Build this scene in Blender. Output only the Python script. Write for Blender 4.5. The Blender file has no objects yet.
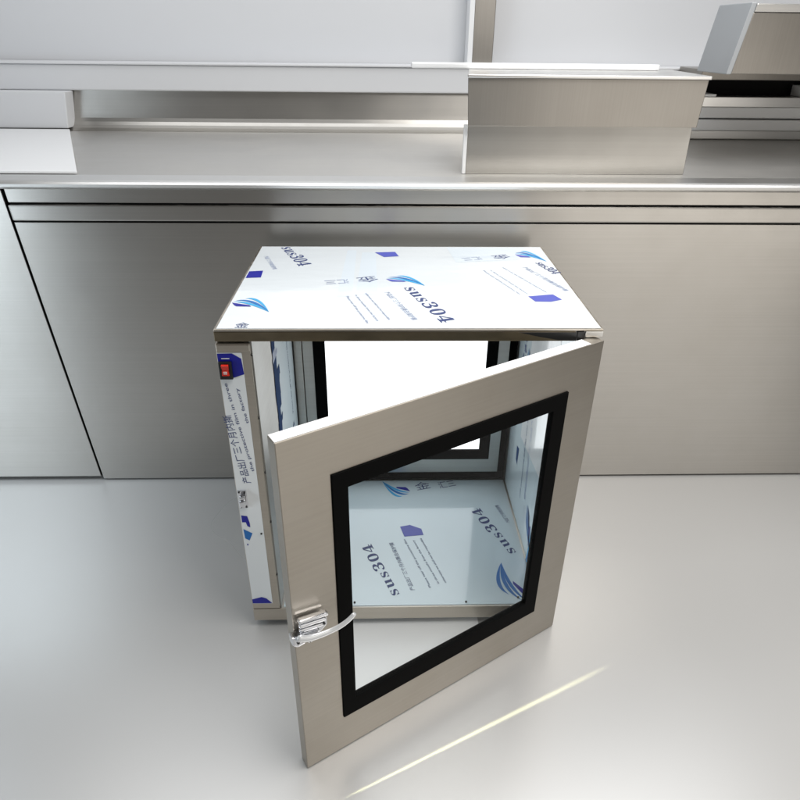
import bpy, bmesh, math, random
from mathutils import Vector, Matrix
random.seed(4)
SC = bpy.context.scene
COL = SC.collection
R = math.radians

# ------------------------------------------------------------------ materials
def new_mat(name):
    m = bpy.data.materials.new(name)
    m.use_nodes = True
    nt = m.node_tree
    return m, nt, nt.nodes['Principled BSDF']

def plain(name, col, rough=.5, metal=0.0, spec=.5, coat=0.0, coat_r=.05):
    m, nt, b = new_mat(name)
    b.inputs['Base Color'].default_value = (*col, 1)
    b.inputs['Roughness'].default_value = rough
    b.inputs['Metallic'].default_value = metal
    b.inputs['Specular IOR Level'].default_value = spec
    b.inputs['Coat Weight'].default_value = coat
    b.inputs['Coat Roughness'].default_value = coat_r
    return m

def brushed(name, col, rough=.35, aniso=.6, tangent=(0, 0, 1), grain=(3, 3, 260), bump=.05, var=.10, blotch=.12, metal=1.0):
    """stainless steel: brushed grain, faint smears and handling marks"""
    m, nt, b = new_mat(name)
    N, L = nt.nodes, nt.links
    tc = N.new('ShaderNodeTexCoord')
    mp = N.new('ShaderNodeMapping'); mp.inputs['Scale'].default_value = grain
    L.new(tc.outputs['Object'], mp.inputs['Vector'])
    n1 = N.new('ShaderNodeTexNoise'); n1.inputs['Scale'].default_value = 1.0; n1.inputs['Detail'].default_value = 4
    L.new(mp.outputs['Vector'], n1.inputs['Vector'])
    n2 = N.new('ShaderNodeTexNoise'); n2.inputs['Scale'].default_value = 9; n2.inputs['Detail'].default_value = 5
    L.new(tc.outputs['Object'], n2.inputs['Vector'])
    mix = N.new('ShaderNodeMix'); mix.data_type = 'RGBA'
    mix.inputs['A'].default_value = (*[c * (1 - var) for c in col], 1)
    mix.inputs['B'].default_value = (*[min(1, c * (1 + var)) for c in col], 1)
    L.new(n1.outputs['Fac'], mix.inputs['Factor'])
    mix2 = N.new('ShaderNodeMix'); mix2.data_type = 'RGBA'; mix2.blend_type = 'MULTIPLY'
    rmp = N.new('ShaderNodeMapRange'); rmp.inputs['From Min'].default_value = .3; rmp.inputs['From Max'].default_value = .7
    rmp.inputs['To Min'].default_value = 0; rmp.inputs['To Max'].default_value = blotch
    L.new(n2.outputs['Fac'], rmp.inputs['Value'])
    L.new(rmp.outputs['Result'], mix2.inputs['Factor'])
    L.new(mix.outputs['Result'], mix2.inputs['A'])
    mix2.inputs['B'].default_value = (.62, .56, .46, 1)
    L.new(mix2.outputs['Result'], b.inputs['Base Color'])
    rr = N.new('ShaderNodeMapRange'); rr.inputs['To Min'].default_value = rough - .06; rr.inputs['To Max'].default_value = rough + .06
    L.new(n2.outputs['Fac'], rr.inputs['Value'])
    L.new(rr.outputs['Result'], b.inputs['Roughness'])
    b.inputs['Metallic'].default_value = metal
    b.inputs['Anisotropic'].default_value = aniso
    if tangent:
        cx = N.new('ShaderNodeCombineXYZ')
        for i in range(3): cx.inputs[i].default_value = tangent[i]
        L.new(cx.outputs[0], b.inputs['Tangent'])
    bp = N.new('ShaderNodeBump'); bp.inputs['Strength'].default_value = bump; bp.inputs['Distance'].default_value = .0006
    L.new(n1.outputs['Fac'], bp.inputs['Height'])
    L.new(bp.outputs['Normal'], b.inputs['Normal'])
    return m

def film_mat(name, col, rough=.22, coat=.6, bumps=.12, coat_r=.06):
    """translucent-white peel-off protective film lying tight on steel, a little rippled"""
    m, nt, b = new_mat(name)
    N, L = nt.nodes, nt.links
    tc = N.new('ShaderNodeTexCoord')
    n = N.new('ShaderNodeTexNoise'); n.inputs['Scale'].default_value = 7; n.inputs['Detail'].default_value = 3
    L.new(tc.outputs['Object'], n.inputs['Vector'])
    mix = N.new('ShaderNodeMix'); mix.data_type = 'RGBA'
    mix.inputs['A'].default_value = (*[c * .95 for c in col], 1)
    mix.inputs['B'].default_value = (*[min(1, c * 1.04) for c in col], 1)
    L.new(n.outputs['Fac'], mix.inputs['Factor'])
    L.new(mix.outputs['Result'], b.inputs['Base Color'])
    b.inputs['Roughness'].default_value = rough
    b.inputs['Coat Weight'].default_value = coat
    b.inputs['Coat Roughness'].default_value = coat_r
    mp = N.new('ShaderNodeMapping'); mp.inputs['Scale'].default_value = (9, 22, 14)
    L.new(tc.outputs['Object'], mp.inputs['Vector'])
    n2 = N.new('ShaderNodeTexNoise'); n2.inputs['Scale'].default_value = 1; n2.inputs['Detail'].default_value = 2
    L.new(mp.outputs['Vector'], n2.inputs['Vector'])
    bp = N.new('ShaderNodeBump'); bp.inputs['Strength'].default_value = bumps; bp.inputs['Distance'].default_value = .002
    L.new(n2.outputs['Fac'], bp.inputs['Height'])
    L.new(bp.outputs['Normal'], b.inputs['Normal'])
    L.new(bp.outputs['Normal'], b.inputs['Coat Normal'])
    return m

def floor_mat():
    m, nt, b = new_mat('polished pale floor')
    N, L = nt.nodes, nt.links
    tc = N.new('ShaderNodeTexCoord')
    n = N.new('ShaderNodeTexNoise'); n.inputs['Scale'].default_value = 1.3; n.inputs['Detail'].default_value = 2
    L.new(tc.outputs['Object'], n.inputs['Vector'])
    mix = N.new('ShaderNodeMix'); mix.data_type = 'RGBA'
    mix.inputs['A'].default_value = (.55, .55, .545, 1); mix.inputs['B'].default_value = (.60, .595, .585, 1)
    L.new(n.outputs['Fac'], mix.inputs['Factor'])
    L.new(mix.outputs['Result'], b.inputs['Base Color'])
    r = N.new('ShaderNodeMapRange'); r.inputs['To Min'].default_value = .22; r.inputs['To Max'].default_value = .36
    L.new(n.outputs['Fac'], r.inputs['Value']); L.new(r.outputs['Result'], b.inputs['Roughness'])
    b.inputs['Specular IOR Level'].default_value = .6
    b.inputs['Metallic'].default_value = .30
    return m

def glass_mat():
    m = bpy.data.materials.new('clear door glass'); m.use_nodes = True
    nt = m.node_tree; N, L = nt.nodes, nt.links
    N.remove(N['Principled BSDF'])
    t = N.new('ShaderNodeBsdfTransparent'); t.inputs[0].default_value = (.985, .993, .993, 1)
    g = N.new('ShaderNodeBsdfGlossy'); g.inputs['Roughness'].default_value = .03
    lw = N.new('ShaderNodeLayerWeight'); lw.inputs['Blend'].default_value = .5
    pw = N.new('ShaderNodeMath'); pw.operation = 'POWER'; pw.inputs[1].default_value = 4
    L.new(lw.outputs['Facing'], pw.inputs[0])
    fr = N.new('ShaderNodeMapRange'); fr.inputs['To Min'].default_value = .006; fr.inputs['To Max'].default_value = .45
    L.new(pw.outputs[0], fr.inputs['Value'])
    mx = N.new('ShaderNodeMixShader')
    L.new(fr.outputs[0], mx.inputs[0]); L.new(t.outputs[0], mx.inputs[1]); L.new(g.outputs[0], mx.inputs[2])
    L.new(mx.outputs[0], N['Material Output'].inputs['Surface'])
    return m

def glow_pane_mat():
    m, nt, b = new_mat('glowing white pane')
    b.inputs['Base Color'].default_value = (.88, .89, .89, 1)
    b.inputs['Roughness'].default_value = .25
    b.inputs['Emission Color'].default_value = (.97, .99, 1, 1)
    b.inputs['Emission Strength'].default_value = 1.7  # added glow keeps the rear pane white and brightens the interior
    return m

M = {}
ca, sa = math.cos(.5457), math.sin(.5457)
M['bench'] = brushed('counter brushed steel', (.475, .46, .435), .34, .68, (0, 0, 1), (2, 2, 300), .04, .07, .10)
M['bench_top'] = brushed('worktop brushed steel', (.62, .61, .59), .40, .6, (0, 1, 0), (2, 300, 2), .04, .06, .10)
M['bench_light'] = brushed('bright trim steel', (.80, .795, .78), .30, .4, (0, 0, 1), (2, 2, 200), .03, .05, .06)
M['unit'] = brushed('unit brushed steel', (.40, .39, .37), .40, .3, (0, 0, 1), (2, 2, 260), .03, .06, .1)
M['rim'] = brushed('rolled rim steel', (.80, .795, .78), .34, 0, None, (1, 1, 1), 0, .03, .05)
M['fascia'] = brushed('darkened lid edge steel', (.28, .24, .175), .32, .4, (0, 0, 1), (11, 3, 24), .03, .6, .6)  # dark reflections of door and floor put into the colour
M['hood'] = brushed('warm brushed steel', (.33, .312, .287), .36, .6, (0, 0, 1), (300, 2, 2), .04, .08, .12)
M['box'] = brushed('box satin steel', (.60, .555, .49), .36, .5, (0, 0, 1), (3, 3, 280), .05, .08, .25)
M['door'] = brushed('door satin steel', (.435, .402, .355), .40, .5, (0, 0, 1), (3, 3, 260), .05, .06, .18)
M['inner'] = brushed('inner satin steel', (.62, .61, .58), .38, .3, None, (3, 3, 200), .05, .08, .15)
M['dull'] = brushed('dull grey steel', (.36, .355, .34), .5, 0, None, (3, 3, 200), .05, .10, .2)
M['film_dull'] = film_mat('dull protective film', (.55, .64, .69), .4, .15, .2, .2)  # darker, less glossy film for the partition
M['matte_ink'] = plain('matte dark blue ink', (.02, .05, .14), .8, 0, .05)
M['film_sheen'] = film_mat('film with painted reflection', (.76, .84, .91))  # bluish tint stands in for reflections on the lid film
M['chrome'] = plain('polished chrome', (.80, .81, .84), .12, 1.0)
M['rubber'] = plain('black rubber', (.003, .003, .003), .7, 0, .06)
M['gap'] = plain('black gap', (.008, .008, .008), .8, 0, .1)
M['film'] = film_mat('white protective film', (.84, .875, .89))
M['film_in'] = film_mat('shade-tinted protective film', (.68, .80, .86), .16, .8, .08, .04)  # same film, with the interior's bluish shade put into its colour
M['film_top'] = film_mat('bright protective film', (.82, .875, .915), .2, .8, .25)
M['navy'] = plain('navy print', (.012, .015, .30), .35, 0, .4)
M['navy_soft'] = plain('soft violet print', (.09, .11, .48), .35, 0, .4)
M['ink'] = plain('dark blue ink', (.05, .07, .19), .4, 0, .3)
M['ink_soft'] = plain('faded blue ink', (.22, .27, .42), .4, 0, .3)
M['blue'] = plain('mid blue print', (.02, .16, .48), .35, 0, .4)
M['cyan'] = plain('light blue print', (.05, .40, .74), .35, 0, .4)
M['red'] = plain('red rocker plastic', (.72, .03, .015), .28, 0, .5)
M['black'] = plain('black plastic', (.012, .012, .013), .35, 0, .5)
M['white_mark'] = plain('white marking', (.8, .8, .8), .4)
M['wall'] = plain('pale painted wall', (.66, .67, .69), .55)
M['white'] = plain('white enamel', (.84, .85, .86), .3, 0, .5)
M['patch_white'] = plain('white patch', (.94, .94, .94), .6)  # plain white for the added floor patch and the painted door-edge highlight
M['grey_side'] = plain('grey painted steel', (.40, .42, .44), .45, .2)
M['floor'] = floor_mat()
M['glass'] = glass_mat()
M['glow_white'] = glow_pane_mat()
mp_ = plain('clear lever plastic', (.80, .82, .84), .10, .25, .8, 1.0)
M['lever'] = mp_

# ------------------------------------------------------------------ mesh helpers
def nbm(): return bmesh.new()

def face(bm, pts, mi=0):
    f = bm.faces.new([bm.verts.new(Vector(p)) for p in pts]); f.material_index = mi
    return f

def prism(bm, base, off, mi=0, bevel=0.0, seg=2):
    """closed prism: polygon `base` swept by vector `off`"""
    off = Vector(off)
    a = [bm.verts.new(Vector(p)) for p in base]
    b = [bm.verts.new(Vector(p) + off) for p in base]
    fs = [bm.faces.new(a[::-1]), bm.faces.new(b)]
    n = len(a)
    for i in range(n):
        fs.append(bm.faces.new([a[i], a[(i + 1) % n], b[(i + 1) % n], b[i]]))
    for f in fs: f.material_index = mi
    bmesh.ops.recalc_face_normals(bm, faces=fs)
    if bevel:
        es = list({e for f in fs for e in f.edges})
        r = bmesh.ops.bevel(bm, geom=es, offset=bevel, segments=seg, profile=.6, affect='EDGES', clamp_overlap=True)
        for f in r['faces']: f.material_index = mi
    return fs

def box(bm, x0, x1, y0, y1, z0, z1, mi=0, bevel=.0012):
    prism(bm, [(x0, y0, z0), (x1, y0, z0), (x1, y1, z0), (x0, y1, z0)], (0, 0, z1 - z0), mi, bevel)

def ring(bm, k, s0, s1, z0, z1, a0, a1, b0, b1, o0, o1, mi=0, bevel=.0012):
    """rectangular frame s0..s1 x z0..z1 with a hole a0..a1 x b0..b1, between depths o0 and o1 of mapping k"""
    P = {}
    for o in (o0, o1):
        for nm, (s, z) in {'A': (s0, z0), 'B': (s1, z0), 'C': (s1, z1), 'D': (s0, z1),
                           'a': (a0, b0), 'b': (a1, b0), 'c': (a1, b1), 'd': (a0, b1)}.items():
            P[nm, o] = bm.verts.new(k(s, z, o))
    fs = []
    for u, v in ('AB', 'BC', 'CD', 'DA'):
        lu, lv = u.lower(), v.lower()
        for o in (o0, o1):
            fs.append(bm.faces.new([P[u, o], P[v, o], P[lv, o], P[lu, o]]))
        fs.append(bm.faces.new([P[u, o0], P[u, o1], P[v, o1], P[v, o0]]))
        fs.append(bm.faces.new([P[lu, o0], P[lv, o0], P[lv, o1], P[lu, o1]]))
    for f in fs: f.material_index = mi
    bmesh.ops.recalc_face_normals(bm, faces=fs)
    if bevel:
        es = [e for e in {e for f in fs for e in f.edges} if len(e.link_faces) == 2 and e.calc_face_angle(0) > .5]
        r = bmesh.ops.bevel(bm, geom=es, offset=bevel, segments=2, profile=.6, affect='EDGES', clamp_overlap=True)
        for f in r['faces']: f.material_index = mi

def tube(bm, pts, rads, n=12, flat=1.0, up=(0, 0, 1), mi=0):
    up = Vector(up); rows = []
    pts = [Vector(p) for p in pts]
    for i, p in enumerate(pts):
        t = (pts[min(i + 1, len(pts) - 1)] - pts[max(i - 1, 0)]).normalized()
        u = (up - t * up.dot(t)).normalized(); v = t.cross(u)
        r = rads[i] if isinstance(rads, (list, tuple)) else rads
        rows.append([bm.verts.new(p + u * math.cos(2 * math.pi * j / n) * r + v * math.sin(2 * math.pi * j / n) * r * flat) for j in range(n)])
    fs = []
    for i in range(len(rows) - 1):
        for j in range(n):
            fs.append(bm.faces.new([rows[i][j], rows[i][(j + 1) % n], rows[i + 1][(j + 1) % n], rows[i + 1][j]]))
    fs.append(bm.faces.new(rows[0][::-1])); fs.append(bm.faces.new(rows[-1]))
    for f in fs: f.material_index = mi; f.smooth = True
    bmesh.ops.recalc_face_normals(bm, faces=fs)

def spline(P, n=8):
    P = [Vector(p) for p in P]; out = []
    Q = [P[0] * 2 - P[1]] + P + [P[-1] * 2 - P[-2]]
    for i in range(1, len(Q) - 2):
        a, b, c, d = Q[i - 1:i + 3]
        for j in range(n):
            t = j / n
            out.append(.5 * ((2 * b) + (c - a) * t + (2 * a - 5 * b + 4 * c - d) * t * t + (3 * b - a - 3 * c + d) * t ** 3))
    out.append(P[-1]); return out

_tc = {}
def text_polys(s, spacing=1.0):
    key = (s, spacing)
    if key not in _tc:
        cu = bpy.data.curves.new('lettering', 'FONT'); cu.body = s; cu.size = 1; cu.space_character = spacing; cu.resolution_u = 4
        o = bpy.data.objects.new('lettering', cu); COL.objects.link(o)
        dg = bpy.context.evaluated_depsgraph_get(); dg.update()
        ev = o.evaluated_get(dg); me = ev.to_mesh()
        vs = [v.co.copy() for v in me.vertices]; ps = [list(p.vertices) for p in me.polygons]
        ev.to_mesh_clear(); bpy.data.objects.remove(o); bpy.data.curves.remove(cu)
        _tc[key] = (vs, ps)
    return _tc[key]

def text(bm, s, K, p0, p1, h, mi, spacing=1.0, slant=0.0, lift=.0004):
    """lettering along p0->p1 of surface map K(u, v, lift); stretched to that length, letters h high"""
    vs, ps = text_polys(s, spacing)
    if not vs: return
    x0 = min(v.x for v in vs); x1 = max(v.x for v in vs); y0 = min(v.y for v in vs); y1 = max(v.y for v in vs)
    p0 = Vector(p0); p1 = Vector(p1); d = p1 - p0; Ln = d.length; d.normalize(); u = Vector((-d.y, d.x))
    nv = []
    for v in vs:
        fx = (v.x - x0) / (x1 - x0) * Ln; fy = (v.y - y0) / (y1 - y0) * h
        q = p0 + d * (fx + slant * fy) + u * fy
        nv.append(bm.verts.new(K(q.x, q.y, lift)))
    for p in ps:
        try:
            f = bm.faces.new([nv[i] for i in p]); f.material_index = mi
        except ValueError: pass

def poly(bm, K, pts, mi, lift=.0004):
    face(bm, [K(x, y, lift) for x, y in pts], mi)

def logo(bm, K, o, ex, ey, navy, blue, cyan, lift=.0004):
    """three swept crescents above a dark bar; o = origin, ex / ey = its axes on the surface"""
    o = Vector(o); ex = Vector(ex); ey = Vector(ey)
    T = lambda x, y: K(*(o + ex * x + ey * y), lift)
    def cres(P, Q, mi):
        n = 14
        bz = lambda A, t: tuple((1 - t) ** 2 * A[0][i] + 2 * t * (1 - t) * A[1][i] + t * t * A[2][i] for i in (0, 1))
        for i in range(n):
            a, b = i / n, (i + 1) / n
            c = [bz(P, a), bz(P, b), bz(Q, b), bz(Q, a)]
            if i == 0: c = [bz(P, a), bz(P, b), bz(Q, b)]
            elif i == n - 1: c = [bz(P, a), bz(P, b), bz(Q, a)]
            face(bm, [T(*p) for p in c], mi)
    tip = (1, 0)
    cres([(.28, .86), (.62, 1.12), tip], [(.28, .86), (.56, .92), tip], cyan)
    cres([(.06, .74), (.52, .98), tip], [(.06, .74), (.46, .78), tip], blue)
    cres([(.02, .66), (.50, .76), tip], [(.02, .66), (.42, .58), tip], cyan)
    face(bm, [T(*p) for p in [(0, .60), (.46, .43), (.52, .34), (.16, .36), (.10, .42)]], navy)

def obj(name, bm, mats, parent=None, off=(0, 0, 0), smooth=False):
    if not isinstance(mats, (list, tuple)): mats = [mats]
    me = bpy.data.meshes.new(name)
    bm.to_mesh(me); bm.free()
    for m in mats: me.materials.append(m)
    o = bpy.data.objects.new(name, me); COL.objects.link(o)
    if parent is not None:
        o.parent = parent
        if parent.type == 'EMPTY': o.location = -parent.location
    return o

def thing(name, label, cat, loc, group=None):
    o = bpy.data.objects.new(name, None); COL.objects.link(o); o.location = loc
    o.empty_display_size = .05
    o['label'] = label; o['category'] = cat
    if group: o['group'] = group
    return o

def tag(o, label, cat):
    o['label'] = label; o['category'] = cat; return o

# ------------------------------------------------------------------ dimensions (metres)
W, D, H = .600, .4463, .628
F = -.018                                  # floor level (the box stands on short feet)
A = .5457                                  # door swing
HX, HY = .6005, -.0095                     # hinge line
DW, DZ0, DZ1, DT = .5465, -.0165, .6134, .0214

def kd(s, z, o=0.0):                       # door map: s from hinge, z up, o inward (negative = towards the viewer)
    return Vector((HX - s * ca - o * sa, HY - s * sa + o * ca, z))

# ------------------------------------------------------------------ setting
bm = nbm(); face(bm, [(-7, -6, F), (8, -6, F), (8, 5, F), (-7, 5, F)])
fl = obj('floor', bm, M['floor']); fl['kind'] = 'structure'

bm = nbm(); box(bm, -5, 6, 1.46, 1.56, F, 2.4, 0, .004)
tag(obj('wall', bm, M['wall']), 'pale blank wall rising behind the steel counters', 'wall')

# ------------------------------------------------------------------ counter
YF = .495
def xs(z): return -.486 - (z + .011) * .0665           # the slanted seam between cabinet and counter
c = thing('steel_counter', 'long brushed steel counter with grooved front edge behind the open box', 'counter', (.4, .9, F))
bm = nbm(); g = .0025
prism(bm, [(xs(-.012) + g, YF, -.012), (3.4, YF, -.012), (3.4, YF, .6645), (xs(.6645) + g, YF, .6645)], (0, .03, 0), 0, .001)
obj('front_panel', bm, M['bench'], c)
bm = nbm(); box(bm, xs(.66) + .002, 3.4, YF + .008, YF + .03, .664, .744, 0, 0)
box(bm, -3.4, 3.4, YF + .03, YF + .05, F + .002, .70, 0, 0)
obj('shadow_gap', bm, M['gap'], c)
bm = nbm(); prism(bm, [(xs(.668) + g, YF - .003, .6685), (3.4, YF - .003, .6685), (3.4, YF - .003, .7015), (xs(.70) + g, YF - .003, .7015)], (0, .03, 0), 0, .003)
obj('lower_rail', bm, M['bench'], c)
bm = nbm(); prism(bm, [(xs(.705) + g, YF + .004, .7055), (3.4, YF + .004, .7055), (3.4, YF + .004, .7335), (xs(.73) + g, YF + .004, .7335)], (0, .03, 0), 0, .001)
obj('upper_rail', bm, M['bench'], c)
bm = nbm()
pr = [(YF + .050, .7530), (YF + .075, .7500), (1.30, .7495), (1.30, .735), (YF + .050, .735)]
prism(bm, [(-3.4, y, z) for y, z in pr], (6.8, 0, 0), 0, 0)
obj('worktop', bm, M['bench_top'], c)
bm = nbm()
pr = [(YF - .006, .7355), (YF - .011, .7400), (YF - .012, .7460), (YF - .008, .7500), (YF - .001, .7525), (YF + .040, .7560), (YF + .0495, .7535), (YF + .0495, .7355)]
prism(bm, [(-3.4, y, z) for y, z in pr], (6.8, 0, 0), 0, 0)
obj('rolled_edge', bm, M['rim'], c)
# coved backsplash with a rounded foot
bm = nbm()
pr = [(1.29, .7500)]
for i in range(7):
    t = i / 6 * math.pi / 2
    pr.append((1.30 + .045 * math.sin(t), .795 - .045 * math.cos(t)))
pr += [(1.352, .862), (1.37, .862), (1.37, .74), (1.29, .74)]
prism(bm, [(-3.4, y, z) for y, z in pr], (6.8, 0, 0), 0, 0)
obj('backsplash', bm, M['bench'], c)
bm = nbm(); box(bm, -3.4, 3.4, 1.338, 1.458, .8625, .934, 0, .004)
box(bm, -3.4, 3.4, 1.332, 1.458, .9345, .9405, 0, .002)
obj('ledge', bm, M['wall'], c)
bm = nbm(); prism(bm, [(-3.3, 1.288, .7575), (-.722, 1.288, .7575), (-.708, 1.288, .8615), (-3.3, 1.288, .8615)], (0, .060, 0), 0, .003)
obj('end_panel', bm, M['wall'], c)

l = thing('steel_cabinet', 'brushed steel cabinet front at the left, cut off by a slanted seam', 'cabinet', (-1.5, .8, F))
bm = nbm()
prism(bm, [(-3.4, YF, -.004), (xs(-.004) - g, YF, -.004), (xs(.733) - g, YF, .733), (-3.4, YF, .733)], (0, .03, 0), 0, .001)
obj('front_panel', bm, M['bench'], l)

bm = nbm()
prism(bm, [(-3.2, .550, .7545), (-.396, .550, .7545), (-.715, 1.28, .7505), (-3.2, 1.28, .7505)], (0, 0, .006), 0, .002)
tag(obj('worktop_board', bm, M['white']), 'bright white flat board lying on the worktop at its left end', 'board')

# raised cabinet on the counter
k = thing('countertop_unit', 'low brushed steel box unit standing on the counter right of centre', 'unit', (.7, .7, .75))
bm = nbm(); prism(bm, [(.447, .602, .7505), (.945, .602, .7505), (.943, .602, .852), (.447, .602, .852)], (.033, .25, 0), 0, .001)
obj('body', bm, M['unit'], k)
bm = nbm(); prism(bm, [(.443, .575, .853), (.940, .575, .853), (.945, .575, .9455), (.438, .575, .9455)], (.036, .28, 0), 0, .001)
obj('hood_front', bm, M['hood'], k)
bm = nbm(); prism(bm, [(.436, .568, .946), (.948, .568, .946), (.980, .860, .946), (.474, .860, .946)], (0, 0, .007), 0, .002)
obj('top_edge', bm, M['bench_light'], k)
bm = nbm(); box(bm, .4385, .4462, .598, .612, .7508, .8525, 0, .001)
obj('corner_trim', bm, M['white'], k)

bm = nbm()
pts = [(.33, .80), (.90, .80)] + [(.90 + .03 * math.sin(i / 6 * math.pi), .82 - .02 * math.cos(i / 6 * math.pi)) for i in range(1, 6)] + [(.90, .84), (.33, .84)]
prism(bm, [(x, y, .9536) for x, y in pts], (0, 0, .012), 0, .003)
tag(obj('white_tray', bm, M['white']), 'thin white tray with a rounded end lying on the box unit', 'tray')

p = thing('wall_post', 'narrow brown steel post with white edge standing against the wall', 'post', (.55, 1.4, .94))
bm = nbm(); box(bm, .545, .610, 1.385, 1.458, .941, 1.9, 0, .002); obj('post_body', bm, M['hood'], p)
bm = nbm(); box(bm, .529, .5445, 1.375, 1.458, .941, 1.9, 0, .002); obj('white_edge', bm, M['white'], p)

# right back unit with the dark slot
s = thing('slot_shelf', 'steel shelf unit with a long black slot at the right end', 'shelf', (1.6, 1.2, .75))
bm = nbm(); box(bm, 1.19, 2.6, 1.16, 1.325, .9165, .9455, 0, .002); obj('top_board', bm, M['hood'], s)
bm = nbm(); box(bm, 1.20, 2.6, 1.24, 1.325, .872, .916, 0, 0); obj('slot', bm, M['gap'], s)
bm = nbm(); box(bm, 1.19, 2.6, 1.17, 1.325, .843, .8715, 0, .002); obj('lower_board', bm, M['bench_light'], s)
bm = nbm(); box(bm, 1.185, 2.6, 1.18, 1.325, .812, .8425, 0, .003); box(bm, 1.175, 2.6, 1.165, 1.325, .779, .809, 0, .003)
obj('white_slats', bm, M['white'], s)
bm = nbm(); box(bm, 1.17, 2.6, 1.19, 1.325, .7505, .7775, 0, .003); obj('base_board', bm, M['bench_light'], s)
for x0, zt in ((1.20, .879), (1.51, .902)):
    bm = nbm(); box(bm, x0, x0 + .05, 1.165, 1.235, .8722, zt, 0, .002)
    obj('slot_stop', bm, M['white'], s)

h = thing('slanted_hood', 'slanted brown steel hood with a grey side at the upper right', 'hood', (1.3, 1.0, .95))
bm = nbm()
prism(bm, [(1.098, .80, .9475), (1.7, .80, .9475), (1.7, .80, 1.075), (1.118, .80, 1.075)], (.0, .16, .0), 0, .002)
obj('front_plate', bm, M['hood'], h)
bm = nbm()
prism(bm, [(1.118, .798, 1.076), (1.7, .798, 1.076), (1.7, .798, 1.093), (1.1215, .798, 1.093)], (0, .165, 0), 0, .002)
obj('top_rim', bm, M['bench_light'], h)
bm = nbm()
prism(bm, [(1.085, .797, .947), (1.097, .797, .947), (1.1205, .797, 1.095), (1.108, .797, 1.095)], (0, .165, 0), 0, .002)
obj('side_plate', bm, M['grey_side'], h)
bm = nbm(); box(bm, 1.15, 1.69, .85, 1.22, .9458, .9472, 0, 0)
obj('foot_plate', bm, M['hood'], h)

# ------------------------------------------------------------------ the pass box
B = thing('pass_box', 'stainless steel transfer box with printed white film and its glazed door swung open', 'transfer box', (W / 2, D / 2, F))
fm = lambda base: [base, M['navy'], M['ink'], M['blue'], M['cyan'], M['navy_soft'], M['ink_soft']]
NAVY, INK, BLUE, CYAN, VIO, SOFT = 1, 2, 3, 4, 5, 6
CN = '产品出厂三个月内撕去保护膜'
EN1 = 'Please tear off the protective film'; EN2 = 'in three months from the factory'; EN3 = 'otherwise we shall not be responsible'
SUS = ''.join(chr(c) for c in (0x1D42C, 0x1D42E, 0x1D42C, 0x1D7D1, 0x1D7CE, 0x1D7D2))   # sus304 in a serif face

# lid
bm = nbm()
box(bm, 0, W, 0, D, .6250, .6285, 0, .0012)                                # top sheet
box(bm, 0, .010, .0125, D, .609, .6245, 0, .001); box(bm, W - .010, W, .0125, D, .617, .6245, 0, .001)
box(bm, .0105, W - .0105, D - .012, D, .609, .6245, 0, .001)
box(bm, .0105, W - .0105, .0125, D - .0125, .6205, .6245, 0, 0)
lid = obj('lid', bm, M['box'], B)
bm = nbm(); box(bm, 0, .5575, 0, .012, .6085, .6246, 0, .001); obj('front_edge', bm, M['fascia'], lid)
bm = nbm(); box(bm, .5725, W, -.001, .012, .6160, .6246, 0, .001); obj('corner_block', bm, M['bench_light'], lid)
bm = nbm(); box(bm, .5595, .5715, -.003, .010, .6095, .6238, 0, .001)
prism(bm, [(.468, -.0003, .6236), (.5592, -.0003, .6236), (.5592, -.0003, .6096), (.530, -.0003, .6110), (.500, -.0003, .6165)], (0, -.0014, 0), 0, .0004)  # black wedge tapering left along the front edge
obj('bracket_and_wedge', bm, M['black'], lid)

KT = lambda x, y, l: Vector((x, y, .6289 + l))
bm = nbm()
poly(bm, KT, [(.0045, .0030), (.5965, .0030), (.5965, .4420), (.0045, .4420)], 0, 0)
poly(bm, KT, [(.395, .438), (.562, .438), (.532, .352), (.405, .335)], 7, .0002)
poly(bm, KT, [(.186, .415), (.205, .415), (.206, .140), (.180, .140)], 7, .0002)
poly(bm, KT, [(.217, .400), (.245, .400), (.250, .150), (.212, .150)], 7, .0002)
text(bm, SUS, KT, (.045, .432), (.096, .308), .028, INK, 1.1)
text(bm, CN, KT, (.019, .371), (.049, .288), .009, SOFT)
poly(bm, KT, [(.0065, .276), (.032, .280), (.034, .241), (.0065, .238)], NAVY)
logo(bm, KT, (.0065, .070), (.068, 0), (0, .070), NAVY, BLUE, CYAN)
text(bm, '金', KT, (.031, .006), (.052, .006), .020, INK)
text(bm, '金', KT, (.245, .250), (.208, .238), .030, INK); text(bm, '汇三', KT, (.195, .232), (.152, .224), .022, SOFT)
text(bm, EN1, KT, (.194, .142), (.232, .022), .006, SOFT); text(bm, EN2, KT, (.209, .147), (.248, .030), .006, SOFT)
text(bm, EN3, KT, (.226, .157), (.266, .036), .006, SOFT)
text(bm, CN, KT, (.261, .162), (.305, .035), .010, SOFT)
text(bm, SUS, KT, (.296, .184), (.350, .024), .026, INK, 1.1)
poly(bm, KT, [(.243, .400), (.285, .404), (.292, .374), (.262, .368)], VIO)
logo(bm, KT, (.265, .196), (.070, 0), (0, .062), VIO, BLUE, CYAN)
text(bm, '汇三', KT, (.457, .372), (.418, .362), .020, SOFT); text(bm, '金', KT, (.515, .388), (.479, .376), .026, INK)
logo(bm, KT, (.532, .340), (.056, 0), (0, .080), VIO, BLUE, CYAN)
text(bm, EN1, KT, (.450, .282), (.496, .150), .005, SOFT); text(bm, EN2, KT, (.464, .284), (.510, .152), .005, SOFT)
text(bm, EN3, KT, (.490, .302), (.545, .160), .005, SOFT)
text(bm, CN, KT, (.531, .302), (.581, .168), .010, SOFT)
poly(bm, KT, [(.511, .142), (.556, .152), (.566, .126), (.545, .116), (.518, .117)], VIO)
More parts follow.
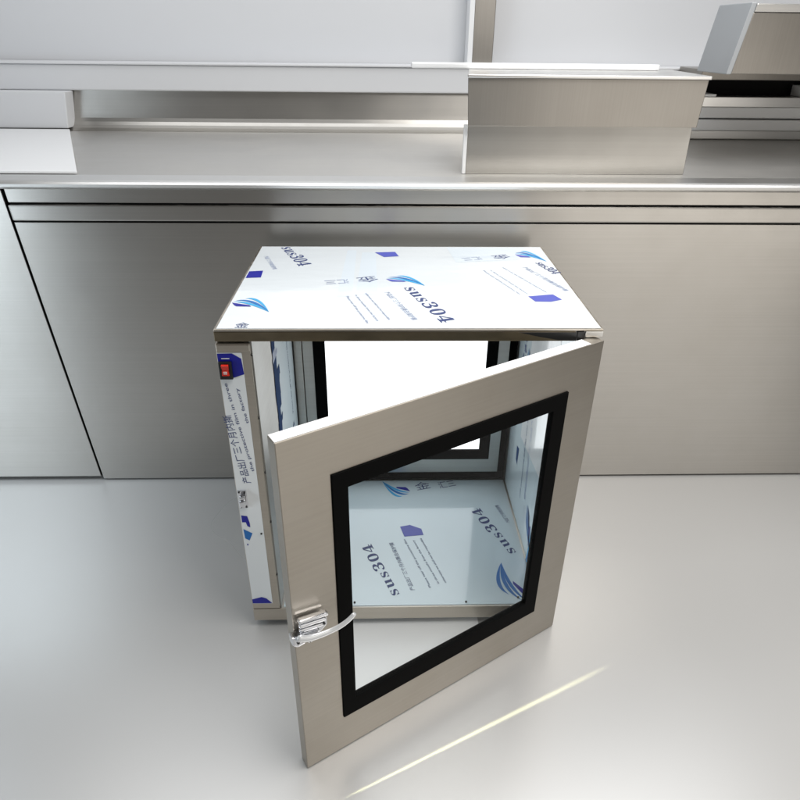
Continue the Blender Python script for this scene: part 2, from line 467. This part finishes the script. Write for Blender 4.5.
text(bm, SUS, KT, (.562, .330), (.582, .262), .020, INK)
obj('protective_film', bm, fm(M['film_top']) + [M['film_sheen']], lid)

# side walls, base pan, sill
bm = nbm(); box(bm, 0, .002, .0125, D, 0, .6085, 0, 0)
obj('side_wall', bm, M['box'], B)
bm = nbm(); box(bm, .5685, .5985, .018, D - .001, 0, .6085, 0, .0008)
rw = obj('side_wall', bm, M['inner'], B)
KR = lambda y, z, l: Vector((.5679 - l, y, z))
bm = nbm()
poly(bm, KR, [(.030, .040), (.405, .040), (.405, .600), (.030, .600)], 0, 0)
poly(bm, KR, [(.100, .260), (.300, .240), (.300, .600), (.100, .600)], 7, .0003)
logo(bm, KR, (.165, .125), (-.03, -.105), (-.06, .0), NAVY, BLUE, CYAN)
text(bm, EN1, KR, (.250, .345), (.236, .112), .012, 8)
text(bm, CN, KR, (.212, .33), (.194, .14), .015, SOFT)
poly(bm, KR, [(.300, .205), (.322, .200), (.318, .165), (.302, .160)], 8)
logo(bm, KR, (.130, .150), (-.04, -.09), (.065, .0), 8, BLUE, BLUE)
logo(bm, KR, (.280, .450), (-.02, -.10), (.060, .0), 8, BLUE, CYAN)
text(bm, SUS, KR, (.345, .50), (.325, .33), .028, INK)
text(bm, SUS, KR, (.34, .605), (.33, .53), .028, NAVY)
for i in range(5): poly(bm, KR, [(.300 + i * .012, .592), (.307 + i * .012, .592), (.307 + i * .012, .565 - .006 * (i % 2)), (.300 + i * .012, .565)], INK)
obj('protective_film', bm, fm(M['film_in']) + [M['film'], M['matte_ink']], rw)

bm = nbm(); box(bm, .001, .5995, .002, D - .0005, 0, .0285, 0, .001)
pan = obj('base_pan', bm, M['inner'], B)
bm = nbm(); box(bm, 0, .5985, -.0005, .0018, -.0005, .0305, 0, .0006)
obj('sill', bm, M['box'], B)
KF = lambda x, y, l: Vector((x, y, .0292 + l))
bm = nbm()
poly(bm, KF, [(.060, .006), (.566, .006), (.566, .420), (.060, .420)], 0, 0)
logo(bm, KF, (.326, .418), (-.070, 0), (0, -.072), NAVY, BLUE, CYAN)
text(bm, '金', KF, (.343, .378), (.380, .388), .030, INK); text(bm, '汇三', KF, (.402, .385), (.444, .396), .026, INK)
poly(bm, KF, [(.297, .242), (.320, .248), (.346, .234), (.350, .213), (.306, .208)], VIO)
text(bm, SUS, KF, (.291, .036), (.231, .186), .024, INK, 1.12)
text(bm, CN, KF, (.323, .046), (.280, .190), .010, INK)
text(bm, EN1, KF, (.358, .054), (.309, .200), .0065, INK); text(bm, EN2, KF, (.376, .064), (.329, .197), .0065, INK)
text(bm, EN3, KF, (.391, .066), (.346, .203), .0065, INK)
text(bm, SUS, KF, (.552, .154), (.491, .308), .025, INK, 1.12)
text(bm, CN, KF, (.556, .255), (.538, .318), .010, INK)
logo(bm, KF, (.588, .030), (-.075, .092), (-.060, -.030), NAVY, BLUE, BLUE)
text(bm, EN2, KF, (.150, .080), (.108, .205), .0065, INK); text(bm, EN1, KF, (.134, .08), (.09, .215), .0065, INK)
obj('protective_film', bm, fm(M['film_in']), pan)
for x, y in ((.424, .012), (.531, .022), (.20, .014)):
    bm = nbm(); tube(bm, [(x, y, .0290), (x, y, .0312)], .0022, 10, 1, (1, 0, 0))
    obj('screw', bm, M['black'], pan)

# left compartment: partition wall, front control panel
bm = nbm(); box(bm, .0515, .0555, .0035, .408, .029, .6075, 0, .0008)
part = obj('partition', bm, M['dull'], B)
KP = lambda y, z, l: Vector((.0560 + l, y, z))
bm = nbm()
poly(bm, KP, [(.175, .034), (.402, .034), (.402, .600), (.165, .600)], 0, 0)
rr = random.Random(7)
z = .60
while z > .06:                                   # torn, crumpled printed edge of the film
    dz = rr.uniform(.008, .03); w0 = .156 + rr.uniform(0, .008); w1 = .212 + rr.uniform(-.024, .012)
    poly(bm, KP, [(w0, z), (w1, z), (w1 + rr.uniform(-.008, .006), z - dz), (w0 + rr.uniform(-.004, .004), z - dz)], rr.choice([7, 7, 7, 7, SOFT]), .0006)
    z -= dz
text(bm, EN1, KP, (.350, .28), (.338, .46), .014, 7)
text(bm, SUS, KP, (.36, .12), (.345, .26), .03, 7)
poly(bm, KP, [(.275, .60), (.305, .60), (.300, .50), (.285, .495)], 7)
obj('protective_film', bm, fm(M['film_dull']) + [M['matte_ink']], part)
for zz in (.585, .47, .36, .25, .12):
    bm = nbm(); tube(bm, [(.0535, .0038, zz), (.0535, .0008, zz)], .0020, 8, 1, (1, 0, 0))
    obj('rivet', bm, M['black'], part)

bm = nbm(); box(bm, 0, .0530, 0, .020, .0315, .6050, 0, .0012)
box(bm, .0015, .0520, -.0022, -.0002, .5925, .6035, 0, .0008)
cp = obj('control_panel', bm, M['box'], B)
KC = lambda x, z, l: Vector((x, -.0006 - l, z))
bm = nbm()
poly(bm, KC, [(.0012, .046), (.0400, .046), (.0395, .588), (.0385, .590), (.0012, .590)], 0, 0)
poly(bm, KC, [(.0012, .5885), (.0240, .5890), (.0375, .5800), (.0395, .5525), (.0210, .5460), (.0012, .5500)], NAVY)
text(bm, 'the protective film in three', KC, (.0385, .365), (.0120, .537), .0075, INK)
text(bm, 'the factory', KC, (.0392, .462), (.0290, .528), .0070, INK)
text(bm, '产品出厂三个月内撕', KC, (.0290, .340), (.0095, .478), .0145, INK)
poly(bm, KC, [(.003, .268), (.0135, .266), (.0165, .250), (.0165, .240), (.0115, .243), (.0095, .252), (.003, .252)], NAVY)
poly(bm, KC, [(.0035, .236), (.0190, .226), (.0120, .209), (.0045, .214)], BLUE)
poly(bm, KC, [(.0065, .201), (.0085, .201), (.0085, .197), (.0065, .197)], NAVY)
poly(bm, KC, [(.0012, .0470), (.0395, .0470), (.0290, .0600), (.0200, .0640), (.0012, .0580)], NAVY)
obj('protective_film', bm, fm(M['film']), cp)
# rocker switch
bm = nbm()
prism(bm, [(.0018, -.0012, .5455), (.0225, -.0012, .5455), (.0225, -.0012, .5760), (.0018, -.0012, .5760)], (0, -.0050, 0), 0, .0015)
prism(bm, [(.0068, -.0064, .5530), (.0068, -.0100, .5540), (.0068, -.0075, .5620), (.0068, -.0108, .5715), (.0068, -.0064, .5725)], (.0112, 0, 0), 1, .0006)
for zz in (.5600, .5572): prism(bm, [(.0095, -.0092, zz), (.0152, -.0092, zz), (.0152, -.0092, zz + .0012), (.0095, -.0092, zz + .0012)], (0, -.0012, 0), 2)
prism(bm, [(.0070, -.0013, .5795), (.0195, -.0013, .5795), (.0195, -.0013, .5810), (.0070, -.0013, .5810)], (0, -.0004, 0), 2)
obj('rocker_switch', bm, [M['black'], M['red'], M['white_mark']], cp)
# latch keeper on the panel
bm = nbm()
prism(bm, [(.0030, -.001, .2880), (.0185, -.001, .2880), (.0185, -.001, .3260), (.0030, -.001, .3260)], (0, -.004, 0), 0, .0012)
prism(bm, [(.0052, -.0052, .2930), (.0160, -.0052, .3000), (.0172, -.0052, .3200), (.0075, -.0052, .3180)], (0, -.009, 0), 0, .002)
prism(bm, [(.0070, -.0145, .3020), (.0165, -.0145, .3060), (.0165, -.0145, .3120), (.0070, -.0145, .3100)], (0, -.004, 0), 0, .001)
for (x, zz) in ((.0065, .2905), (.0160, .2910), (.0060, .3232), (.0155, .3225)):
    tube(bm, [(x, -.0051, zz), (x, -.0063, zz)], .0019, 8, 1, (1, 0, 0), 1)
obj('latch_keeper', bm, [M['chrome'], M['black']], cp)
bm = nbm()
tube(bm, [(.0350, -.0006, .2250), (.0350, -.0022, .2250)], .0018, 10, 1, (1, 0, 0))
obj('screw', bm, M['black'], cp)

# rear door: same construction as the front one, closed, pane given an added white glow
kr = lambda s, z, o: Vector((s, D - .022 + o, z))
bm = nbm(); ring(bm, kr, .076, .550, .052, .605, .1005, .5235, .094, .556, 0, .020)
box(bm, .0563, .0745, D - .026, D - .004, .0292, .6075, 0, .0008)
rd = obj('rear_door', bm, M['inner'], B)
bm = nbm(); ring(bm, kr, .1000, .5240, .0935, .5565, .1270, .4985, .121, .529, -.004, .004, 0, .001)
obj('gasket', bm, M['rubber'], rd)
bm = nbm(); box(bm, .1275, .4980, D - .021, D - .017, .1215, .5285, 0, 0)
obj('window_pane', bm, M['glow_white'], rd)
bm = nbm(); box(bm, .0568, .5670, D - .018, D - .012, .0292, .0515, 0, 0)
box(bm, .5505, .5680, D - .018, D - .012, .052, .6080, 0, 0)
obj('gap_strip', bm, M['rubber'], B)  # black strips put in for the shade in the rear door's gaps

bm = nbm(); ring(bm, kr, .002, .598, .001, .6235, .1270, .4985, .121, .529, .0225, .0231, 0, 0)
obj('back_reflector', bm, M['film_top'], B)  # unseen white backing added to lighten the counter's reflection
# front door, swung open
bm = nbm(); ring(bm, kd, .0, DW, DZ0, DZ1, .0650, .4768, .0635, .5425, 0, DT, 0, .0014)
fd = obj('front_door', bm, M['door'], B)
bm = nbm(); ring(bm, kd, .0645, .4773, .0630, .5430, .0932, .4543, .0995, .5165, -.0025, .0085, 0, .0012)
obj('gasket', bm, M['rubber'], fd)
bm = nbm()
prism(bm, [kd(.0937, .1000, .002), kd(.4538, .1000, .002), kd(.4538, .5160, .002), kd(.0937, .5160, .002)], kd(0, 0, .005) - kd(0, 0, 0), 0)
obj('window_pane', bm, M['glass'], fd)
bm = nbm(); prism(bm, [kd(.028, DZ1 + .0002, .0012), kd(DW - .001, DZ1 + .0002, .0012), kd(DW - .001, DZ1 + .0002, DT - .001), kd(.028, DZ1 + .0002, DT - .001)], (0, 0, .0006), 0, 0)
obj('edge_highlight', bm, M['patch_white'], fd)  # white strip paints the highlight along the door's top edge
# handle: ribbed chrome body with a curved lever
bm = nbm()
nrm = kd(0, 0, -1) - kd(0, 0, 0)
def slab(pts, o0, o1, mi=0, bev=.0012): prism(bm, [kd(s, z, -o0) for s, z in pts], nrm * (o1 - o0), mi, bev)
slab([(.5400, .3180), (.4975, .3110), (.4980, .2950), (.5130, .2830), (.5400, .2900)], .0003, .0060)
for i in range(4):
    q = i * .0086
    re = (.4985, .5015, .5060, .5120)[i]
    slab([(.5415, .3315 - q), (re, .3245 - q), (re - .0012, .3185 - q), (.5415, .3248 - q)], .0040 if i == 0 else .0062, .0125 - .0006 * i, 0, .0022)
slab([(.5400, .3050), (.5140, .2960), (.5150, .2900), (.5400, .2930)], .0062, .0115, 0, .002)
slab([(.5545, .3080), (.5545, .2930), (.5480, .2860), (.5340, .2880), (.5330, .3020)], .0004, .0145, 0, .003)
slab([(.5290, .2860), (.5290, .2760), (.5225, .2750), (.5225, .2870)], .0004, .007)
for (s_, z_, o_) in ((.5465, .2960, .0146), (.5260, .2800, .0071), (.5030, .3000, .0061)):
    tube(bm, [kd(s_, z_, -o_), kd(s_, z_, -o_ - .0014)], .0021, 8, 1, (0, 0, 1), 1)
obj('handle', bm, [M['chrome'], M['black']], fd)
bm = nbm()
pts = spline([kd(.5480, .3075, -.0165), kd(.5320, .2985, -.0175), kd(.5145, .2955, -.0185), kd(.4990, .2960, -.0200), kd(.4850, .2990, -.0220), kd(.4730, .3055, -.0238), kd(.4630, .3140, -.0250)], 6)
n_ = len(pts) - 1
tube(bm, pts, [.0062 - .0020 * i / n_ - (.0018 if i in (0, n_) else 0) for i in range(n_ + 1)], 14, .5, (0, 0, 1))
obj('handle_lever', bm, M['lever'], fd)
# short feet
for x, y in ((.03, .035), (.57, .06), (.03, .41), (.57, .41)):
    bm = nbm(); tube(bm, [(x, y, F), (x, y, F + .004), (x, y, -.0005)], [.013, .014, .012], 16, 1, (1, 0, 0))
    obj('foot', bm, M['rubber'], B)

# white patch added on the floor to whiten the lower door window
bm = nbm(); prism(bm, [(.150, -.235, F + .0006), (.45, -.062, F + .0006), (.45, .02, F + .0006), (.150, .02, F + .0006)], (0, 0, .001), 0, 0)
tag(obj('added_floor_patch', bm, M['patch_white']), 'white patch added on the floor to whiten the view through the lower door window', 'added patch')

# ------------------------------------------------------------------ camera
cam = bpy.data.cameras.new('camera'); co = bpy.data.objects.new('camera', cam); COL.objects.link(co)
co.location = (.257251, -.911288, 1.020228)
co.rotation_mode = 'XYZ'
co.rotation_euler = (R(60.48694), R(-.56107), R(-1.48956))
cam.sensor_width = 36; cam.lens = 36 * 643.618 / 800
cam.clip_start = .02; cam.clip_end = 60
SC.camera = co

# ------------------------------------------------------------------ light
def area(name, loc, target, sx, sy, power, col, spread=180):
    d = bpy.data.lights.new(name, 'AREA'); d.shape = 'RECTANGLE'; d.size = sx; d.size_y = sy
    d.energy = power; d.color = col; d.spread = R(spread)
    o = bpy.data.objects.new(name, d); COL.objects.link(o); o.location = loc
    o.rotation_euler = (Vector(target) - Vector(loc)).to_track_quat('-Z', 'Y').to_euler()
    return o
area('softbox', (1.0, -.35, 2.0), (.75, -.1, 0), 1.1, 1.1, 30, (1, .975, .94))
area('overhead_fill', (.5, .62, 2.5), (.5, .62, 0), 3.4, 1.2, 32, (.97, .985, 1))
area('cool_left_panel', (-1.9, -1.0, .55), (-1.0, .4, .25), 1.0, .8, 8.5, (.80, .91, 1), 140)  # unseen cool panel added to light the left cabinet front
area('cool_floor_light', (-1.15, .10, 1.0), (-.78, .40, 0), .6, .5, 1.6, (.70, .86, 1), 90)
area('warm_right_panel', (1.75, -1.35, .55), (1.0, .45, .35), 1.5, .9, 4.6, (1, .945, .87), 140)  # unseen warm panel added low at right for the counter's sheen
# slit lamp low in front that draws the thin streak on the floor
S0 = Vector((.644, -.126, F)); S1 = Vector((.212, -.333, F)); sd = (S1 - S0).normalized()
sl = bpy.data.lights.new('slit_lamp', 'AREA'); sl.shape = 'ELLIPSE'; sl.size = .0032; sl.size_y = .098; sl.energy = .012; sl.spread = R(1); sl.color = (1, .98, .52)
so = bpy.data.objects.new('slit_lamp', sl); COL.objects.link(so)
so.location = S1 + sd * .28 + Vector((0, 0, .10))
aim = S0 * .52 + S1 * .48 - so.location
z_ = -aim.normalized(); x_ = Vector((0, 0, 1)).cross(z_).normalized(); y_ = z_.cross(x_)
so.rotation_euler = Matrix((x_, y_, z_)).transposed().to_euler()

w = bpy.data.worlds.new('World'); SC.world = w; w.use_nodes = True
bg = w.node_tree.nodes['Background']; bg.inputs[0].default_value = (.98, .96, .93, 1); bg.inputs[1].default_value = .13

SC.view_settings.view_transform = 'Standard'; SC.view_settings.look = 'None'
SC.view_settings.exposure = 0; SC.view_settings.gamma = 1
SC.render.engine = 'CYCLES'
SC.cycles.use_denoising = True
SC.cycles.max_bounces = 10; SC.cycles.transparent_max_bounces = 12
SC.render.resolution_x = SC.render.resolution_y = 1024
